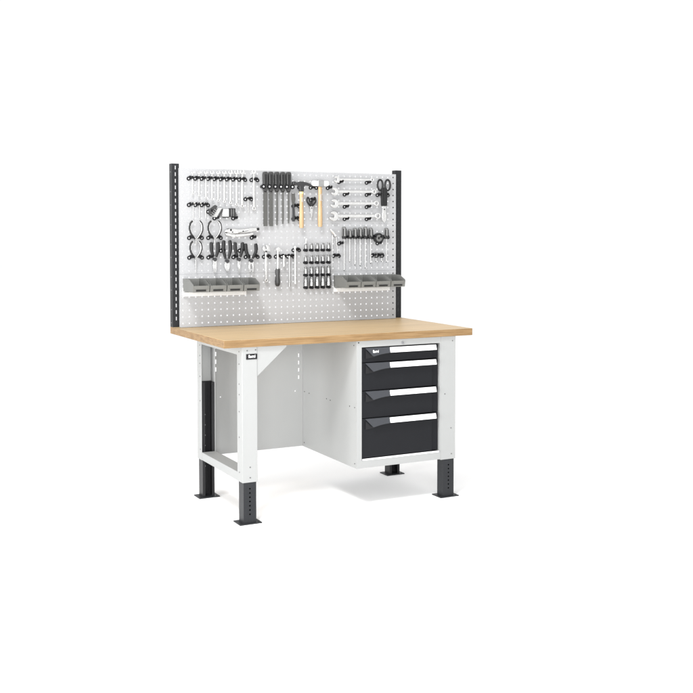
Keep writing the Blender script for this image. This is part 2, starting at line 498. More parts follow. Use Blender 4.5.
# --- spanners
def spanner(ph, pr, rh, rr, w_, label, group, mat_=CHROME, d=.020, tilt=15, th=.007, box=True, jaw=.34):
    hx, hz = on(*ph, d); rx, rz = on(*pr, d)
    ax = Vector((hx-rx, hz-rz)); L_ = ax.length; ax.normalize(); pp = Vector((-ax.y, ax.x))
    yc = YP-d
    b = MB(((hx+rx)/2, yc, (hz+rz)/2))
    def P2(a, c): q = Vector((rx, rz))+ax*a+pp*c; return (q.x, q.y)
    # shaft with slim waist
    b.prism([P2(rr*.6, -w_*.5), P2(L_-rh*.7, -w_*.5), P2(L_-rh*.7, w_*.5), P2(rr*.6, w_*.5)], yc-th*.35, yc+th*.35)
    # open jaw
    t = R(tilt); jw = rh*jaw
    pts = []
    a0 = math.asin(min(.99, jw/rh))+.12
    for i in range(19):
        a = a0+(2*math.pi-2*a0)*i/18
        pts.append((rh*math.cos(a), rh*math.sin(a)*1.0))
    pts += [(rh*.35, -jw), (-rh*.05, -jw*.95), (-rh*.22, 0), (-rh*.05, jw*.95), (rh*.35, jw)]
    pts = [P2(L_+x*math.cos(t)-z*math.sin(t), x*math.sin(t)+z*math.cos(t)) for x, z in pts]
    b.prism(pts, yc-th*.62, yc+th*.62)
    if box: b.annulus(rx, rz, rr*.52, rr, yc-th*.6, yc+th*.6, 18)
    o = b.build('spanner', mat_, bevel=.0016, seg=2)
    return tag(o, label, 'spanner', group)
ORD = ['first', 'second', 'third', 'fourth', 'fifth', 'sixth', 'seventh', 'eighth', 'ninth', 'tenth']
sx = [191.6, 198.0, 204.6, 210.7, 216.8, 222.8, 229.0, 234.9, 240.7]
zt_ = [174.2, 174.2, 174.0, 173.9, 173.8, 173.6, 173.4, 173.2, 173.0]
zb_ = [195.0, 196.6, 198.5, 200.0, 201.4, 202.3, 203.3, 204.9, 206.6]
for i in range(9):
    k = 1+.085*i
    desc = ('smallest' if i == 0 else 'largest' if i == 8 else ORD[i]+' from the left')
    spanner((sx[i], zt_[i]), (sx[i]+(.12, -.18, .2, .05, -.15, .1, -.05, .2, -.12)[i], zb_[i]), .0090*k, .0062*k, .0078+.0004*i,
            f'chrome combination spanner, {desc} in the hanging row of nine at top left', 'combination spanners hanging in the top left row')
for i in range(10):
    lab = 'black clip left of the smallest spanner in the row of nine' if i == 0 else 'black clip right of the largest spanner in the row of nine' if i == 9 else f'black clip between the {ORD[i-1]} and {ORD[i]} spanners of the row of nine'
    clip(1+i, 1, lab, flip=(i == 9))
spanner((252.3, 172.6), (252.3, 208.9), .0150, .0118, .0115, 'long chrome combination spanner hanging alone between the row of nine and the files', None)
clip(11, 1, 'black clip left of the lone long spanner beside the files')
clip(12, 1, 'black clip right of the lone long spanner beside the files', flip=True)
# short keys
def tkey(px, p0, p1, label, group, r=.0035, d=.020):
    x, z1 = on(px, p0, d); x2, z0 = on(px, p1, d)
    b = MB((x, YP-d, z1))
    b.tube([(x, YP-d, z0), (x2, YP-d, z1-.008), (x2, YP-d, z1)], [r, r, r*1.1], 6)
    b.tube([(x-.011, YP-d, z1), (x+.011, YP-d, z1)], r*1.2, 8)
    return tag(b.build('pin_key', CHROME, smooth=30), label, 'key', group)
for i, px in enumerate((192.2, 198.3, 204.4)):
    tkey(px, 204.2, 218.8, f'thin short steel key, {["leftmost","middle","rightmost"][i]} of three under the small spanners', 'three thin steel keys under the spanner row')
for i in range(4):
    clip(1+i, 5, ['black clip left of the leftmost thin steel key', 'black clip between the left and middle thin steel keys', 'black clip between the middle and right thin steel keys', 'black clip right of the rightmost thin steel key'][i], flip=(i == 3))
tkey(246.5, 197.6, 213.0, 'short thin steel key hanging between the ninth spanner and the lone long one', None)
clip(10, 4, 'black clip left of the lone thin steel key'); clip(11, 4, 'black clip right of the lone thin steel key', flip=True)

# --- key sets
def quad(b, pts, y0, y1): b.prism(pts, y0, y1)
def hexset():
    d = .024; y = YP-d
    c = on(213, 214, d)
    t = empty('hex_key_set', (c[0], y, c[1])); tag(t, 'fanned folding hex key set, tilted, dark bodies around pale steel, above the second circlip pliers', 'hex key set')
    def pr(name, pts, m_, y0, y1, r=.001):
        b = MB(t.location); b.prism([on(*q, d) for q in pts], y0, y1); b.build(name, m_, t, bevel=r, seg=1)
    pr('body', [(207.6, 216), (207.3, 211), (213.2, 205.8), (215.7, 207.0), (213.6, 212.2), (209.9, 217.2)], GRUB, y-.009, y+.006)
    pr('steel_plate', [(211.0, 217.5), (216.2, 209.0), (220.6, 208.6), (215.8, 218.0)], CHROME, y-.004, y+.003)
    pr('cover', [(216.2, 216.0), (220.0, 209.6), (221.3, 209.9), (220.6, 212.2), (217.4, 218.2), (216.0, 218.0)], GRUB, y-.010, y+.005)
    for i in range(4):
        b = MB(t.location); p0 = on(208.6+i*1.25, 215.0-i*1.7, d); p1 = on(211.6+i*1.05, 217.2-i*1.6, d)
        b.tube([(p0[0], y-.011, p0[1]), (p1[0], y-.011, p1[1])], .0022, 6); b.build('hex_key', DULL, t)
hexset()
def comb():
    d = .024; y = YP-d; c = on(228, 214, d)
    t = empty('hex_key_set', (c[0], y, c[1])); tag(t, 'upright dark comb block of hex keys with pale square wallet beside it', 'hex key set')
    def bx(name, x0, y0, x1, y1, m_, ya, yb, r=.001):
        a = on(x0, y1, d); b_ = on(x1, y0, d)
        b = MB(t.location); b.box(a[0], b_[0], ya, yb, a[1], b_[1]); b.build(name, m_, t, bevel=r, seg=1)
    bx('wallet', 220.8, 209.8, 227.2, 217.2, WHITEP, y-.003, y+.003)
    bx('holder', 227.4, 209.0, 233.3, 217.6, RUB, y-.010, y+.006)
    bx('clasp', 221.0, 217.5, 227.0, 218.4, RUB, y-.003, y+.003, .0005)
    for i in range(5):
        bx('hex_key', 228.0+i*1.05, 209.6, 228.4+i*1.05, 216.8, DULL if i % 2 else GRUB, y-.0118, y-.0102, .0002)
    for i, (yy, L_) in enumerate(((213.4, 1.4), (215.0, 2.2), (216.8, 3.0))):
        bx('hex_key', 233.3, yy, 233.3+L_, yy+.8, DARKST, y-.004, y, .0003)
comb()
for px, py, l_ in ((209, 212.3, 'black clip at the left of the tilted hex key set'), (213, 218.6, 'black clip under the tilted hex key set'), (230.9, 218.6, 'black clip under the comb block of hex keys')):
    clip_at(px, py, l_)

# --- pliers
def circlip(piv, hw, hh, nose, label, d=.026, s=1.0):
    y = YP-d; px, py = piv
    o = on(px, py, d)
    t = empty('circlip_pliers', (o[0], y, o[1])); tag(t, label, 'pliers', 'circlip pliers with thin curved handles')
    for sg in (-1, 1):
        pts = [(px+sg*hw*.55, py-hh), (px+sg*hw*.88, py-hh*.86), (px+sg*hw, py-hh*.62), (px+sg*hw*.86, py-hh*.38), (px+sg*hw*.48, py-hh*.16), (px+sg*hw*.10, py)]
        P3 = [(*on(*q, d),) for q in pts]; P3 = [(a, y+sg*.0005, c) for a, c in P3]
        fine = smoothpath(P3)
        b = MB(t.location); b.tube(fine, [.0056]*len(fine), 8); b.build('handle', RUB, t)
        fi = smoothpath([(a-sg*.0045, y-.002, c) for a, _, c in P3])
        b = MB(t.location); b.tube(fi, [.0026]*len(fi), 8); b.build('inner_arm', CHROME, t)
    b = MB(t.location); b.annulus(o[0], o[1], 0.0005, .0085, y-.007, y+.005, 16); b.build('pivot', DULL, t)
    nz = on(px, py+nose, d)
    b = MB(t.location); b.tube([(o[0], y, o[1]), (o[0], y, (o[1]+nz[1])/2), (nz[0], y, nz[1])], [.0065, .0045, .0016], 8); b.build('jaw', DULL, t)
def smoothpath(P3, k=4):
    V = [Vector(p) for p in P3]; out = []
    for i in range(len(V)-1):
        p0 = V[max(i-1, 0)]; p1 = V[i]; p2 = V[i+1]; p3 = V[min(i+2, len(V)-1)]
        for j in range(k):
            t = j/k
            out.append(.5*((2*p1)+(-p0+p2)*t+(2*p0-5*p1+4*p2-p3)*t*t+(-p0+3*p1-3*p2+p3)*t**3))
    out.append(V[-1]); return out
circlip((195.0, 240.0), 6.3, 18.2, 6.0, 'circlip pliers with thin black curved handles, upper of the two at far left')
circlip((213.3, 239.6), 6.3, 17.9, 9.0, 'circlip pliers with thin black curved handles beside the locking pliers')
circlip((194.8, 258.5), 5.6, 16.6, 12.5, 'circlip pliers with thin black curved handles, lower of the two at far left')
for u, v, l_, f in ((1, 10, 'black clip left of the upper circlip pliers', 0), (3, 10, 'black clip right of the upper circlip pliers', 1), (4, 10, 'black clip left of the circlip pliers beside the locking pliers', 0), (6, 10, 'black clip right of the circlip pliers beside the locking pliers', 1),
                    (1, 13, 'black clip left of the lower circlip pliers', 0), (3, 13, 'black clip right of the lower circlip pliers', 1)):
    clip(u, v, l_, flip=bool(f))
def pliers(tl, tr, piv, tip, hw, kind, label, bl=0, br=0, d=.026):
    y = YP-d; o = on(*piv, d)
    t = empty('pliers', (o[0], y, o[1])); tag(t, label, 'pliers', 'pliers with thick black handles')
    for sg, tp, bu in ((-1, tl, bl), (1, tr, br)):
        mid = ((tp[0]*.62+piv[0]*.38)+sg*(.8+bu), tp[1]*.5+piv[1]*.5)
        pts = [tp, ((tp[0]+mid[0])/2+sg*.25, (tp[1]*.72+mid[1]*.28)), mid, (piv[0]+sg*1.3, piv[1]-1.6)]
        P3 = smoothpath([(on(*q, d)[0], y, on(*q, d)[1]) for q in pts]); n = len(P3)
        rad = [.0075+.0035*math.sin(math.pi*min(1, .12+i/n)) for i in range(n)]; rad[0] = .005
        b = MB(t.location); b.tube(P3, rad, 10, flat=.75); b.build('handle', RUB, t)
    tp = on(*tip, d); L_ = o[1]-tp[1]
    b = MB(t.location); b.annulus(o[0], o[1]-.004, .0004, .0115, y-.008, y+.007, 18); b.build('pivot', DARKST, t)
    for sg in (-1, 1):
        b = MB(t.location); x = o[0]; z = o[1]-.008; g_ = .0006
        if kind == 'needle': pts = [(x+sg*g_, z), (x+sg*hw, z), (x+sg*hw*.75, z-L_*.35), (x+sg*hw*.35, tp[1]), (x+sg*g_, tp[1])]
        elif kind == 'cutter': pts = [(x+sg*g_, z), (x+sg*hw*.8, z), (x+sg*hw, z-L_*.25), (x+sg*hw*.85, z-L_*.55), (x+sg*g_, tp[1])]
        elif kind == 'slot': pts = [(x+sg*g_, z), (x+sg*hw, z), (x+sg*hw*1.0, z-L_*.5), (x+sg*hw*.75, tp[1]), (x+sg*hw*.3, tp[1]), (x+sg*hw*.42, z-L_*.35), (x+sg*g_, z-L_*.12)]
        else: pts = [(x+sg*g_, z), (x+sg*hw, z), (x+sg*hw, z-L_*.45), (x+sg*hw*.6, tp[1]), (x+sg*g_, tp[1])]
        b.prism(pts, y-.006, y+.005); b.build('jaw', CHROME, t, bevel=.001, seg=1)
pliers((210.3, 242.6), (216.6, 242.6), (213.3, 258.8), (213.4, 272.6), .0105, 'flat', 'combination pliers with thick black handles, leftmost of the four black handled pliers', .4, .3)
pliers((222.7, 240.8), (228.0, 240.8), (225.5, 260.6), (225.5, 272.4), .0160, 'cutter', 'side cutters with thick black handles and broad oval jaws, second of four', .9, .9)
pliers((233.6, 242.6), (240.7, 242.6), (237.2, 258.8), (237.2, 274.0), .0090, 'needle', 'long nose pliers with thick black handles and slim jaws, third of four', .3, .3)
pliers((243.9, 243.8), (253.9, 243.8), (249.3, 260.2), (249.3, 272.2), .0155, 'slot', 'end pliers with splayed black handles and slotted jaws, rightmost of four', .4, 1.2)
for u, v, l_, f in ((4, 13, 'black clip left of the combination pliers', 0), (6, 12, 'black clip between the combination pliers and side cutters', 0), (8, 13, 'black clip between the side cutters and long nose pliers', 0), (9, 12, 'upper black clip at the long nose pliers', 0), (10, 13, 'black clip left of the slotted end pliers', 0), (12, 13, 'black clip right of the slotted end pliers', 1)):
    clip(u, v, l_, flip=bool(f))
# locking pliers, horizontal
def locking():
    d = .026; y = YP-d; c = on(239, 232, d)
    t = empty('locking_pliers', (c[0], y, c[1])); tag(t, 'steel locking pliers hung level beside the circlip pliers, black knob at right', 'locking pliers')
    def pr(name, pts, m_, y0, y1):
        b = MB(t.location); b.prism([on(*q, d) for q in pts], y0, y1); b.build(name, m_, t, bevel=.0015, seg=2)
    pr('upper_arm', [(222.8, 232.4), (224.2, 230.3), (227.5, 229.4), (231, 229.3), (236, 230.0), (242, 229.6), (249, 228.6), (254.5, 228.0), (255, 231.0), (249, 232.2), (242, 233.2), (235, 234.0), (229, 234.2), (226, 233.0)], CHROME, y-.008, y+.006)
    pr('lower_jaw', [(223.6, 234.0), (226.2, 233.4), (229.5, 234.5), (233, 234.6), (234.0, 237.8), (231.6, 238.2), (228.5, 236.8), (224.8, 236.0)], CHROME, y-.007, y+.005)
    pr('lever', [(232.5, 235.0), (238, 234.4), (245, 234.0), (251, 233.0), (251.5, 235.0), (246, 236.0), (240, 236.9), (234.5, 237.6)], CHROME, y-.006, y+.004)
    a = on(254.6, 229.6, d); b_ = on(257.2, 229.2, d)
    b = MB(t.location); b.tube([(a[0], y, a[1]), (b_[0], y, b_[1])], [.0075, .008], 12); b.build('adjusting_knob', RUB, t)
    for q in ((230.5, 232.6), (241, 231.6)):
        a = on(*q, d); b = MB(t.location); b.tube([(a[0], y-.006, a[1]), (a[0], y-.0105, a[1])], [.0042, .0036], 12); b.build('rivet', DARKST, t)
    a = on(236, 233.4, d); b_ = on(246, 231.0, d)
    b = MB(t.location); b.tube([(a[0], y-.0085, a[1]), (b_[0], y-.0085, b_[1])], .0013, 6); b.build('groove_line', DARKST, t)
locking()
clip_at(227.4, 232.0, 'black clip at the jaw of the locking pliers'); clip_at(249.3, 237.2, 'black clip under the lever of the locking pliers')

# --- files
def file_(i, px, bw, y1, label):
    d = .022; y = YP-d
    c = on(px, 187, d)
    t = empty('file', (c[0], y, c[1])); tag(t, label, 'file', 'five black handled files')
    x0, zt = on(px, 172.2, d); _, zb = on(px, 191.6, d); _, ze = on(px, y1, d)
    w_ = .0152
    b = MB(t.location)
    b.prism([(x0-w_*.85, zt-.004), (x0-w_*.55, zt), (x0+w_*.55, zt), (x0+w_*.85, zt-.004), (x0+w_, zt-.02), (x0+w_*.9, zt-.06), (x0+w_, zb+.02), (x0+w_*.6, zb), (x0-w_*.6, zb), (x0-w_, zb+.02), (x0-w_*.9, zt-.06), (x0-w_, zt-.02)], y-.011, y+.010)
    h = b.build('handle', GRUB, t, bevel=.004, seg=3)
    b = MB(t.location); b.prism([(x0-w_*.35, zt-.016), (x0+w_*.35, zt-.016), (x0+w_*.25, zb+.035), (x0-w_*.25, zb+.035)], y-.0125, y-.0105); b.build('grip_inlay', RUB, h)
    b = MB(t.location); b.tube([(x0, y, zb+.001), (x0, y, zb-.006)], [w_*.62, w_*.5], 14); b.build('ferrule', RUB, t)
    b = MB(t.location)
    if bw > .008: b.box(x0-bw, x0+bw, y-.003, y+.003, ze, zb-.004)
    else: b.tube([(x0, y, zb-.004), (x0, y, ze+.03), (x0, y, ze)], [bw, bw, bw*.6], 12)
    b.build('blade', FILE, t, bevel=.0006 if bw > .008 else 0, seg=1)
for i, (px, bw, y1) in enumerate(((263.6, .0120, 226.4), (269.3, .0118, 226.4), (275.3, .0060, 225.4), (281.2, .0055, 224.2), (287.0, .0050, 223.6))):
    file_(i, px, bw, y1, f'black handled {["flat file, leftmost of five","flat file, second from left of five","slim file, middle one of five","slim file, fourth from left of five","thinnest round file, rightmost of five"][i]}')
# rail of bosses that carries the files: one clip between each pair
def boss_mesh():
    b = MB()
    b.annulus(0, 0, .0046, .0145, -.038, -.034, 18)
    b.annulus(0, 0, .0046, .0095, -.034, -.0003, 14)
    return b
boss = None
for i in range(6):
    u = 14+i - (0)
    lab = ['left of the leftmost flat file', 'between the two flat files', 'between the second flat file and the middle slim file', 'between the middle and fourth files', 'between the fourth file and the thinnest file', 'right of the thinnest file, beside the claw hammer'][i]
    if boss is None:
        o = boss = boss_mesh().build('tool_clip', CLIP)
        rb = MB(); rb.tube([(0, -.033, 0), (0, -.0392, 0)], .0042, 12); riv = rb.build('rivet', STRIP, o)
    else:
        o = boss.copy(); COL.objects.link(o); rv = riv.copy(); COL.objects.link(rv); rv.parent = o
    px = (261.9, 267.8, 273.7, 279.4, 285.3, 291.0)[i]
    x, z = on(px, 187.0, .036)
    uu, vv = uv(px, 187.0); xx, zz = wall(round((x-XH)/P), 2)
    o.location = (x, YP, z)
    tag(o, 'round black clip '+lab, 'clip', 'round black clips along the files')

# --- centre punch / scraper under the hammer claw
def punch():
    d = .022; y = YP-d; c = on(291.9, 207, d)
    t = empty('scraper', (c[0], y, c[1])); tag(t, 'small dark scraper with flared blade hanging between the files and claw hammer', 'scraper')
    f = lambda q: on(*q, d)
    b = MB(t.location); b.prism([f(q) for q in ((290.4, 193.6), (293.4, 193.6), (293.9, 199.5), (292.8, 205.0), (291.0, 205.0), (290.0, 199.5))], y-.0015, y+.0015); b.build('blade', FILE, t)
    b = MB(t.location); b.prism([f(q) for q in ((291.0, 205.0), (292.8, 205.0), (293.1, 213), (293.2, 221.6), (290.7, 221.6), (290.8, 213))], y-.006, y+.005); b.build('handle', DARKST, t, bevel=.002)
punch()
for v, l_ in ((5, 'upper'), (7, 'lower')):
    clip(18, v, f'{l_} black clip left of the dark scraper'); clip(19, v, f'{l_} black clip right of the dark scraper', flip=True)

# --- hammers
def wood_handle(t, x0p, x1p, ytop, ybot, d, m_=ASH):
    y = YP-d
    xa, zt = on(x0p, ytop, d); xb, _ = on(x1p, ytop, d); xc_, zb = on((x0p+x1p)/2, ybot, d)
    xm = (xa+xb)/2; w_ = (xb-xa)/2
    n = 16; b = MB(t.location); rings = []
    prof = [(0, .86), (.12, .86), (.3, .82), (.55, .96), (.8, 1.06), (.95, 1.02), (1, .86)]
    pts = [(xm, y, zt-(zt-zb)*a) for a, _ in prof]
    b.tube(pts, [w_*r for _, r in prof], n, flat=.72)
    return b.build('handle', m_, t), xm
def claw():
    d = .042; y = YP-d; c = on(300, 187, d)
    t = empty('claw_hammer', (c[0], y, c[1])); tag(t, 'claw hammer with dark steel head and pale wooden handle', 'hammer')
    f = lambda q: on(*q, d)
    h, xm = wood_handle(t, 297.9, 302.3, 191.0, 228.0, d)
    b = MB(t.location)
    out = [(291.3, 184.6), (291.5, 182.6), (295.5, 182.4), (298.0, 181.6), (301.5, 181.6), (305, 182.4), (308.5, 183.6), (310.9, 185.6), (310.6, 187.0), (307.5, 185.9), (304.3, 185.4), (302.4, 186.2), (302.0, 191.6), (298.0, 191.6), (297.7, 186.6), (295.8, 185.4)]
    b.prism([f(q) for q in out], y-.011, y+.011); b.build('head', DARKST, t, bevel=.003, seg=3)
    a = f((291.0, 183.5)); c2 = f((294.2, 183.5))
    b = MB(t.location); b.tube([(a[0], y, a[1]), (a[0]+.003, y, a[1]), (c2[0], y, c2[1])], [.0105, .0125, .0118], 18); b.build('striking_face', DARKST, t)
    a = f((300.1, 191.8)); b = MB(t.location); b.tube([(a[0], y, a[1]), (a[0], y, a[1]-.012)], [w for w in (.0122, .0121)], 16, flat=.74); b.build('handle_band', YEL, t)
    a = f((300.2, 199)); MB(t.location).box(a[0]-.003, a[0]+.003, y-.0097, y-.0080, a[1]-.018, a[1]+.010).build('handle_print', FADE, t)
YEL = mat('pale_yellow_lacquer', (.62, .52, .2), .4)
claw()
def mallet():
    d = .042; y = YP-d; c = on(319, 184, d)
    t = empty('soft_face_hammer', (c[0], y, c[1])); tag(t, 'soft faced hammer with white ends, grey middle and wooden handle', 'hammer')
    f = lambda q: on(*q, d)
    h, xm = wood_handle(t, 316.9, 321.3, 186.0, 226.8, d)
    a = f((316.2, 183.2)); b_ = f((322.4, 183.2))
    b = MB(t.location); x0, x1 = a[0], b_[0]; z = a[1]; hh = .0205
    b.prism([(x0, z+hh*.8), (x0+.004, z+hh), (x1-.004, z+hh), (x1, z+hh*.8), (x1, z-hh*.75), (x1-.005, z-hh), (x0+.005, z-hh), (x0, z-hh*.75)], y-.015, y+.015)
    b.build('head', DULL, t, bevel=.0025, seg=2)
    for sg, xe in ((-1, f((311.2, 183.2))[0]), (1, f((327.0, 183.2))[0])):
        xs_ = x0 if sg < 0 else x1
        b = MB(t.location); b.tube([(xs_, y, z), (xs_+(xe-xs_)*.75, y, z), (xe, y, z)], [.0165, .017, .0145], 20); b.build('white_face', STRIP, t)
    a = f((319.2, 196)); MB(t.location).box(a[0]-.0028, a[0]+.0028, y-.0098, y-.0080, a[1]-.028, a[1]+.012).build('handle_print', FADE, t)
mallet()
for u, v, l_, f in ((19, 2, 'black clip under the face of the claw hammer', 0), (21, 2, 'black clip under the claw of the claw hammer', 0), (22, 2, 'black clip under the left white face of the soft hammer', 0), (24, 2, 'black clip under the right white face of the soft hammer', 0)):
    clip(u, v, l_, flip=bool(f))

# --- snips and big shears
def snips():
    d = .022; y = YP-d; c = on(310.2, 206.5, d); f = lambda q: on(*q, d)
    t = empty('snips', (c[0], y, c[1])); tag(t, 'small snips with black bow handles and steel blades between the two hammers', 'snips')
    for sg in (-1, 1):
        pts = [(310.2+sg*.4, 206.2), (310.2+sg*2.6, 204.0), (310.2+sg*4.5, 200.8), (310.2+sg*3.6, 197.4), (310.2+sg*2.2, 199.2), (310.2+sg*1.0, 202.0), (310.2+sg*.5, 205.0)]
        P3 = smoothpath([(f(q)[0], y, f(q)[1]) for q in pts])
        b = MB(t.location); b.tube(P3, .0052, 8); b.build('handle', RUB, t)
        b = MB(t.location); b.prism([f(q) for q in ((310.2, 205.6), (310.2+sg*1.5, 206.6), (310.2+sg*1.3, 211), (310.2+sg*.4, 217.6), (310.2, 217.6))], y-.002+sg*.0012, y+.002+sg*.0012); b.build('blade', CHROME, t)
    q = f((310.2, 208)); b = MB(t.location); b.tube([(q[0], y-.002, q[1]), (q[0], y-.006, q[1])], .0035, 12); b.build('rivet', DARKST, t)
snips()
clip_at(308.6, 198.6, 'black clip behind the left bow of the small snips')
def shears():
    d = .028; y = YP-d; c = on(385, 205, d); f = lambda q: on(*q, d)
    t = empty('cable_shears', (c[0], y, c[1])); tag(t, 'large black handled cable shears at the top right of the tool wall', 'shears')
    for sg in (-1, 1):
        cx = 384.9+sg*3.9
        pts = [(cx+2.7*math.cos(a), 184.0-5.4*math.sin(a)) for a in [2*math.pi*k/14 for k in range(15)]]
        P3 = [(f(q)[0], y, f(q)[1]) for q in pts]
        b = MB(t.location); b.tube(P3, .0062, 8); b.build('finger_loop', RUB, t)
        b = MB(t.location); b.prism([f(q) for q in ((384.9, 186.5), (384.9+sg*2.8, 188.5), (384.9+sg*2.9, 196), (384.9+sg*2.6, 205.2), (384.9, 205.2))], y-.010, y+.009); b.build('handle', RUB, t, bevel=.002)
        b = MB(t.location); b.prism([f(q) for q in ((384.9, 205.2), (384.9+sg*2.0, 205.2), (384.9+sg*1.7, 211), (384.9+sg*2.4, 215.5), (384.9+sg*1.9, 219.5), (384.9+sg*.3, 222.2), (384.9, 222.2))], y-.003+sg*.001, y+.004+sg*.001); b.build('blade', CHROME, t, bevel=.0006, seg=1)
    q = f((384.9, 208.6)); b = MB(t.location); b.tube([(q[0], y-.003, q[1]), (q[0], y-.008, q[1])], [.0045, .0038], 12); b.build('pivot_screw', DARKST, t)
shears()
clip_at(379.5, 194.2, 'black clip left of the large cable shears'); clip_at(389.2, 194.2, 'black clip right of the large cable shears', flip=True)

# --- four level spanners
for i, (hd, rg, rh, rr, w_) in enumerate((((336.1, 179.0), (372.5, 178.8), .0205, .0120, .0125), ((333.9, 191.3), (374.5, 190.8), .0245, .0148, .0150), ((333.6, 203.3), (376.8, 202.6), .0270, .0170, .0165), ((332.9, 216.0), (378.3, 215.3), .0300, .0195, .0185))):
    spanner(hd, rg, rh, rr, w_, f'large level chrome spanner, {["topmost","second from top","third from top","lowest and longest"][i]} of the four at upper right', 'large spanners lying level on clips', d=.030, th=.011, tilt=-14)
    v = (1, 3, 5, 7)[i]
    for px, s_ in ((341, 'left'), (368.6, 'right')):
        u, vv = uv(px, (181.2, 193.8, 206.0, 218.4)[i])
        clip(round(u), round(vv), f'black clip under the {s_} end of the {["topmost","second","third","lowest"][i]} level spanner')

# --- adjustable spanner, ratchet, bars
spanner((264.3, 248.6), (264.3, 280.4), .0215, .0105, .0130, 'adjustable steel spanner with rounded head hanging right of the pliers', None, d=.024, th=.010, tilt=28, jaw=.22)
q = on(264.5, 251.6, .034); b = MB((q[0], YP-.03, q[1])); 
b.tube([(q[0]-.006, YP-.031, q[1]), (q[0]+.006, YP-.031, q[1])], .0045, 10)
o = b.build('worm_wheel', DARKST); adj = [x for x in COL.objects if x.name.startswith('spanner') and 'adjustable' in x.get('label', '')][0]
o.parent = adj; o.location = Vector((q[0], YP-.03, q[1]))-adj.location
adj.name = 'adjustable_spanner'; adj['category'] = 'adjustable spanner'
clip_at(261.0, 256.7, 'black clip left of the adjustable spanner'); clip_at(266.8, 256.7, 'black clip right of the adjustable spanner', flip=True)
def ratchet():
    d = .026; y = YP-d; c = on(276, 262, d); f = lambda q: on(*q, d)
    t = empty('ratchet', (c[0], y, c[1])); tag(t, 'socket ratchet with charcoal grip hanging left of the extension bars', 'ratchet')
    a = f((276.1, 249.6)); b = MB(t.location); b.tube([(a[0], y+.009, a[1]), (a[0], y-.009, a[1])], [.0135, .0135], 20); b.tube([(a[0], y-.009, a[1]), (a[0], y-.012, a[1])], [.007, .006], 14); b.build('head', CHROME, t)
    a2 = f((276.0, 269.8)); b = MB(t.location); b.tube([(a[0], y, a[1]-.01), (a2[0], y, a2[1])], [.0062, .0052], 12); b.build('shaft', CHROME, t)
    pts = [(275.9, 268.8), (275.9, 271), (275.9, 276), (275.8, 281.5), (275.8, 284.6), (275.8, 286.2)]
    b = MB(t.location); b.tube([(f(q)[0], y, f(q)[1]) for q in pts], [.0135, .0150, .0128, .0165, .0150, .009], 14, flat=.8); b.build('handle', GRUB, t)
    h = f((275.8, 284.0)); b = MB(t.location); b.tube([(h[0], y-.0118, h[1]), (h[0], y-.0128, h[1])], .004, 10); b.build('hanging_hole', HOLE, t)
ratchet()
clip_at(272.9, 256.7, 'black clip left of the ratchet'); clip_at(278.8, 256.7, 'black clip right of the ratchet')
def bar(px, y0, y1, r, label, m_=CHROME):
    d = .022; y = YP-d; a = on(px, y0, d); b_ = on(px, y1, d)
    b = MB((a[0], y, a[1]))
    b.tube([(a[0], y, a[1]), (a[0], y, a[1]-.012), (a[0], y, a[1]-.0125), (b_[0], y, b_[1]+.014), (b_[0], y, b_[1]+.0135), (b_[0], y, b_[1])], [r*1.5, r*1.5, r, r, r*1.35, r*1.35], 12)
    tag(b.build('extension_bar', m_), label, 'extension bar', 'socket extension bars')
bar(282.2, 255.6, 266.4, .0055, 'shortest steel extension bar, just right of the ratchet')
bar(287.8, 256.0, 286.6, .0050, 'long dull extension bar, middle of the three bars', DULL)
bar(293.6, 246.4, 283.6, .0062, 'longest bright chrome extension bar left of the sockets')
clip_at(284.9, 256.6, 'black clip between the short and middle extension bars'); clip_at(290.2, 256.6, 'black clip right of the middle extension bar', flip=True)
clip_at(289.9, 249.9, 'upper black clip left of the longest extension bar'); clip_at(294.9, 249.9, 'upper black clip right of the longest extension bar', flip=True)

# --- sockets on pegs
def socket_mesh(r, h):
    b = MB(); n = 18; prof = [(0, r*.92), (.03*h/h*h, r), (h*.45, r), (h*.5, r*.86), (h*.96, r*.84), (h, r*.76)]
    b.tube([(0, 0, z) for z, _ in prof], [q for _, q in prof], n)
    # dark square drive on top
    return b
def peg_mesh():
    b = MB()
    b.annulus(0, 0, .0046, .0115, -.004, -.0003, 16, sx=1.0, sz=.8)
    b.tube([(0, -.004, 0), (0, -.012, 0), (0, -.030, 0), (0, -.036, .001)], [.0065, .0095, .0095, .0065], 14)
    return b
peg = None
rowsY = (250.6, 263.0, 275.4, 287.8); colsX = (301.2, 307.0, 312.7, 318.4, 324.1)
rowN = ['top', 'second', 'third', 'bottom']
for ri in range(4):
    r, hpx = ((.0086, 5.2), (.0094, 5.6), (.0112, 6.6), (.0145, 8.8))[ri]
    proto = None
    for ci in range(5):
        u0, v0 = uv(colsX[ci], rowsY[ri])
        x, z = wall(round(u0*1), round(v0)); 
        if peg is None: pg = peg = peg_mesh().build('peg', CLIP)
        else: pg = peg.copy(); COL.objects.link(pg)
        pg.location = (x, YP, z)
        colw = ['leftmost', 'second', 'middle', 'fourth', 'rightmost'][ci]
        tag(pg, f'short black peg under the {colw} socket of the {rowN[ri]} row', 'peg', 'black pegs carrying the sockets')
        hh = hpx*.0061*(1+.03*ci)
        b = socket_mesh(r*(1+.03*ci), hh)
        so = b.build('socket', SOCK)
        so.location = (x, YP-.018, z+.0085)
        q = MB(); q.tube([(0, 0, hh-.0005), (0, 0, hh+.0004)], r*.45, 4); q.build('drive_hole', HOLE, so)
        tag(so, f'{"large" if ri==3 else "small" if ri<2 else "mid sized"} chrome socket, {colw} in the {rowN[ri]} row of the four socket rows', 'socket', 'chrome sockets in four rows')
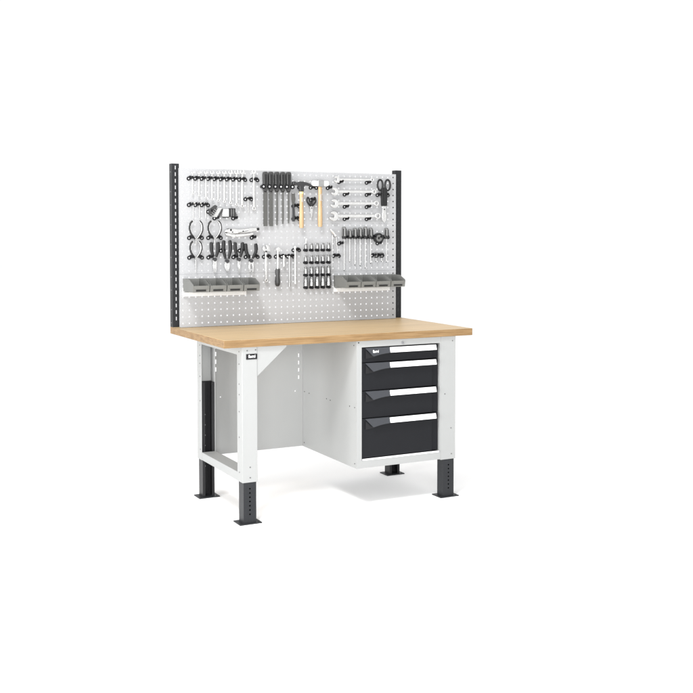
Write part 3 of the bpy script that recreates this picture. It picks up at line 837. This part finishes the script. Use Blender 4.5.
# universal joint on the first socket
u0, v0 = uv(colsX[0], rowsY[0]); x, z = wall(round(u0), round(v0)); zz = z+.0085+.033
b = MB((x, YP-.018, zz)); b.tube([(x, YP-.018, zz), (x, YP-.018, zz+.010), (x+.002, YP-.018, zz+.014), (x+.004, YP-.018, zz+.028)], [.006, .006, .004, .006], 12)
tag(b.build('universal_joint', CHROME), 'small steel universal joint standing on the leftmost socket of the top row', 'universal joint')

# --- dividers
def dividers():
    d = .020; y = YP-d; f = lambda q: on(*q, d); c = f((333, 236))
    t = empty('dividers', (c[0], y, c[1])); tag(t, 'thin steel dividers with slanted knurled top and two fine legs left of the screwdrivers', 'dividers')
    a = f((329.4, 228.8)); b_ = f((334.9, 235.6))
    b = MB(t.location); P3 = [(a[0]+(b_[0]-a[0])*k, y, a[1]+(b_[1]-a[1])*k) for k in (0, .25, .3, .7, .75, 1)]
    b.tube(P3, [.005, .007, .0105, .0105, .006, .0095], 12); b.build('knurled_top', CHROME, t)
    for p0, p1 in (((331.5, 235), (331.0, 270)), ((335.2, 235.5), (338.1, 267.2))):
        a = f(p0); b_ = f(p1); b = MB(t.location); b.tube([(a[0], y, a[1]), (a[0]*.6+b_[0]*.4, y, a[1]*.6+b_[1]*.4), (b_[0], y, b_[1])], [.0026, .0020, .0009], 8); b.build('leg', DULL, t)
    a = f((332.4, 236.6)); b_ = f((336, 236.6)); b = MB(t.location); b.tube([(a[0]-.006, y, a[1]), (b_[0], y, b_[1])], .003, 8); b.build('cross_bar', DULL, t)
dividers()
clip_at(335.4, 243.4, 'black clip near the top of the dividers'); clip_at(330.0, 255.8, 'black clip left of the divider legs'); clip_at(340.0, 255.8, 'black clip right of the divider legs', flip=True)

# --- screwdrivers
def driver(px, y0, y1, y2, hr, sr, label, group='screwdrivers hanging by their handles'):
    d = .024; y = YP-d; f = lambda q: on(*q, d); c = f((px, y1))
    t = empty('screwdriver', (c[0], y, c[1])); tag(t, label, 'screwdriver', group)
    a = f((px, y0)); e = f((px, y1)); tip = f((px, y2)); L_ = a[1]-e[1]
    prof = [(0, .55), (.06, .9), (.2, 1), (.5, .92), (.75, 1), (.9, .95), (1, .7)]
    b = MB(t.location); b.tube([(a[0], y, a[1]-L_*k) for k, _ in prof], [hr*r for _, r in prof], 8)
    h = b.build('handle', GDRV, t, smooth=20)
    for kx in (-.62, .62):
        b = MB(t.location); b.tube([(a[0]+hr*kx, y-hr*.62, a[1]-L_*.16), (a[0]+hr*kx, y-hr*.62, a[1]-L_*.80)], hr*.27, 8); b.build('grip_inlay', RUB, h)
    b = MB(t.location); b.tube([(a[0], y, a[1]-L_*.78), (a[0], y, a[1]-L_*.99)], [hr*1.06, hr*.9], 12); b.build('collar', RUB, h)
    b = MB(t.location); b.tube([(a[0], y, e[1]), (a[0], y, tip[1]+.006)], [sr*.85, sr*.85], 10); b.build('shaft', CHROME, t)
    b = MB(t.location); b.tube([(a[0], y, tip[1]+.006), (a[0], y, tip[1])], [sr*1.02, sr*.5], 10); b.build('tip', DARKST, t)
for i, (px, y0, y2) in enumerate(((343.6, 226.6, 271.2), (349.3, 229.2, 262.4), (354.7, 227.6, 265.5), (360.0, 227.4, 266.2), (365.4, 226.4, 268.5), (370.9, 227.4, 263.8))):
    driver(px, y0, 238.6, y2, .0142, .0036, f'charcoal handled screwdriver, {["leftmost and longest","second from the left","third from the left","fourth from the left","fifth from the left","sixth from the left, beside the black reel"][i]} in the row of six')
driver(387.2, 227.4, 238.6, 262.5, .0142, .0036, 'charcoal handled screwdriver hanging alone right of the round black reel', None)
for i in range(8):
    px = 340.9+i*5.75
    if i == 7: continue
    u, v = uv(px, 237.6)
    clip(round(u), 10, ['black clip left of the leftmost screwdriver in the row of six'][0] if i == 0 else f'black clip right of the {ORD[i-1]} screwdriver in the row of six')
clip_at(385.0, 237.9, 'black clip left of the lone screwdriver'); clip_at(390.0, 237.9, 'black clip right of the lone screwdriver', flip=True)
def stub(px, label):
    driver(px, 252.0, 257.8, 262.0, .0098, .0032, label, 'two stubby screwdrivers below the reel')
stub(376.4, 'stubby screwdriver with charcoal handle, left one of the pair below the reel')
stub(382.1, 'stubby screwdriver with charcoal handle, right one of the pair below the reel')
clip_at(373.8, 255.6, 'black clip left of the left stubby screwdriver'); clip_at(379.6, 255.6, 'black clip between the two stubby screwdrivers'); clip_at(384.6, 255.6, 'black clip right of the right stubby screwdriver', flip=True)
# reel
d = .020; c = on(379.0, 237.8, d); y = YP-d
b = MB((c[0], y, c[1])); b.annulus(c[0], c[1], .022, .032, y-.012, y+.012, 32); reel = b.build('tape_reel', RUB, bevel=.002)
tag(reel, 'round black tape reel with grey hub between the screwdrivers', 'tape reel')
b = MB((c[0], y, c[1])); b.annulus(c[0], c[1], .008, .0215, y-.009, y+.009, 28); b.build('hub', GDRV, reel)
clip_at(379.2, 243.8, 'black clip under the round black reel')

# ------------------------------------------------------------------ shelf rails and bins
def bin_things(px0, pitch, n, pyb, side, shelf0, shelf1):
    dp = .190
    xL, zB = on(px0, pyb, dp)
    xR, _ = on(px0+pitch*n, pyb, dp)
    pw = (xR-xL)/n; w_ = pw-.005
    xs0, zs = on(shelf0, pyb, .0); xs1, _ = on(shelf1, pyb, .0)
    # the rail
    s = MB((xs0, YP, zB)); zz = zB-.0015
    xe0, xe1 = xL-.001, xL+pw*n-.022
    s.prism([(YP-.0005, zz+.02), (YP-.0005, zz-.030), (YP-.016, zz-.030), (YP-.016, zz-.006), (YP-.003, zz-.002), (YP-.003, zz+.02)], xe0, xe1, ax=0)
    rail = s.build('bin_rail', WHITEP, bevel=.001)
    tag(rail, f'narrow white steel rail carrying the four grey bins at {side} of the tool wall', 'rail', 'white rails under the bins')
    for i in range(n):
        x0 = xL+pw*i+.001; x1 = x0+w_; yb, yf = YP-.004, YP-dp
        hh, lip = .070, .037
        b = MB((x0, yf, zB)); t_ = .0022
        z0 = zB
        side_prof = [(yb, z0), (yb, z0+hh), (yf+.070, z0+hh), (yf+.004, z0+lip+.008), (yf, z0+lip), (yf+.008, z0)]
        tp = .004
        b.prism(side_prof, x0, x0+t_, ax=0); b.prism(side_prof, x1-t_, x1, ax=0)
        b.box(x0+t_, x1-t_, yb-t_, yb, z0, z0+hh)
        b.box(x0+t_, x1-t_, yf+.008, yb-t_, z0, z0+t_)
        b.prism([(yf+.008, z0), (yf, z0+lip), (yf+t_, z0+lip), (yf+.008+t_, z0)], x0+t_, x1-t_, ax=0)
        # rim along the top and ribs on the back wall
        b.box(x0-.0012, x0-.0001, yf+.070, yb, z0+hh-.006, z0+hh+.001); b.box(x1+.0001, x1+.0012, yf+.070, yb, z0+hh-.006, z0+hh+.001)
        for k in range(1, 8):
            xx = x0+t_+(w_-2*t_)*k/8; b.box(xx-.001, xx+.001, yb-t_-.0025, yb-t_-.0001, z0+t_, z0+hh-.004)
        ob = b.build('storage_bin', BIN)
        nm = ['leftmost', 'second from left', 'third from left', 'rightmost'][i]
        tag(ob, f'open grey plastic bin, {nm} of the four at {side} of the tool wall', 'bin', 'grey storage bins')
        q = MB((x0, yf, zB)); 
        q.prism([(yf+.0066, z0+.006), (yf+.0046, z0+.016), (yf+.0026, z0+.016), (yf+.0046, z0+.006)], x0+.018, x1-.020, ax=0)
        q.build('finger_slot', HOLE, ob)
        q = MB((x0, yf, zB)); a_ = (yf+.0036, z0+.020); c_ = (yf+.0002, z0+.038)
        q.prism([a_, c_, (c_[0]-.0016, c_[1]), (a_[0]-.0016, a_[1])], x0+.010, x1-.010, ax=0)
        q.build('label_holder', BIN, ob)
bin_things(191.9, 16.75, 4, 292.4, 'left', 181.5, 252)
bin_things(345.8, 15.4, 4, 288.4, 'right', 332.5, 395)

# clean origin of the whole scene
bpy.context.view_layer.update()
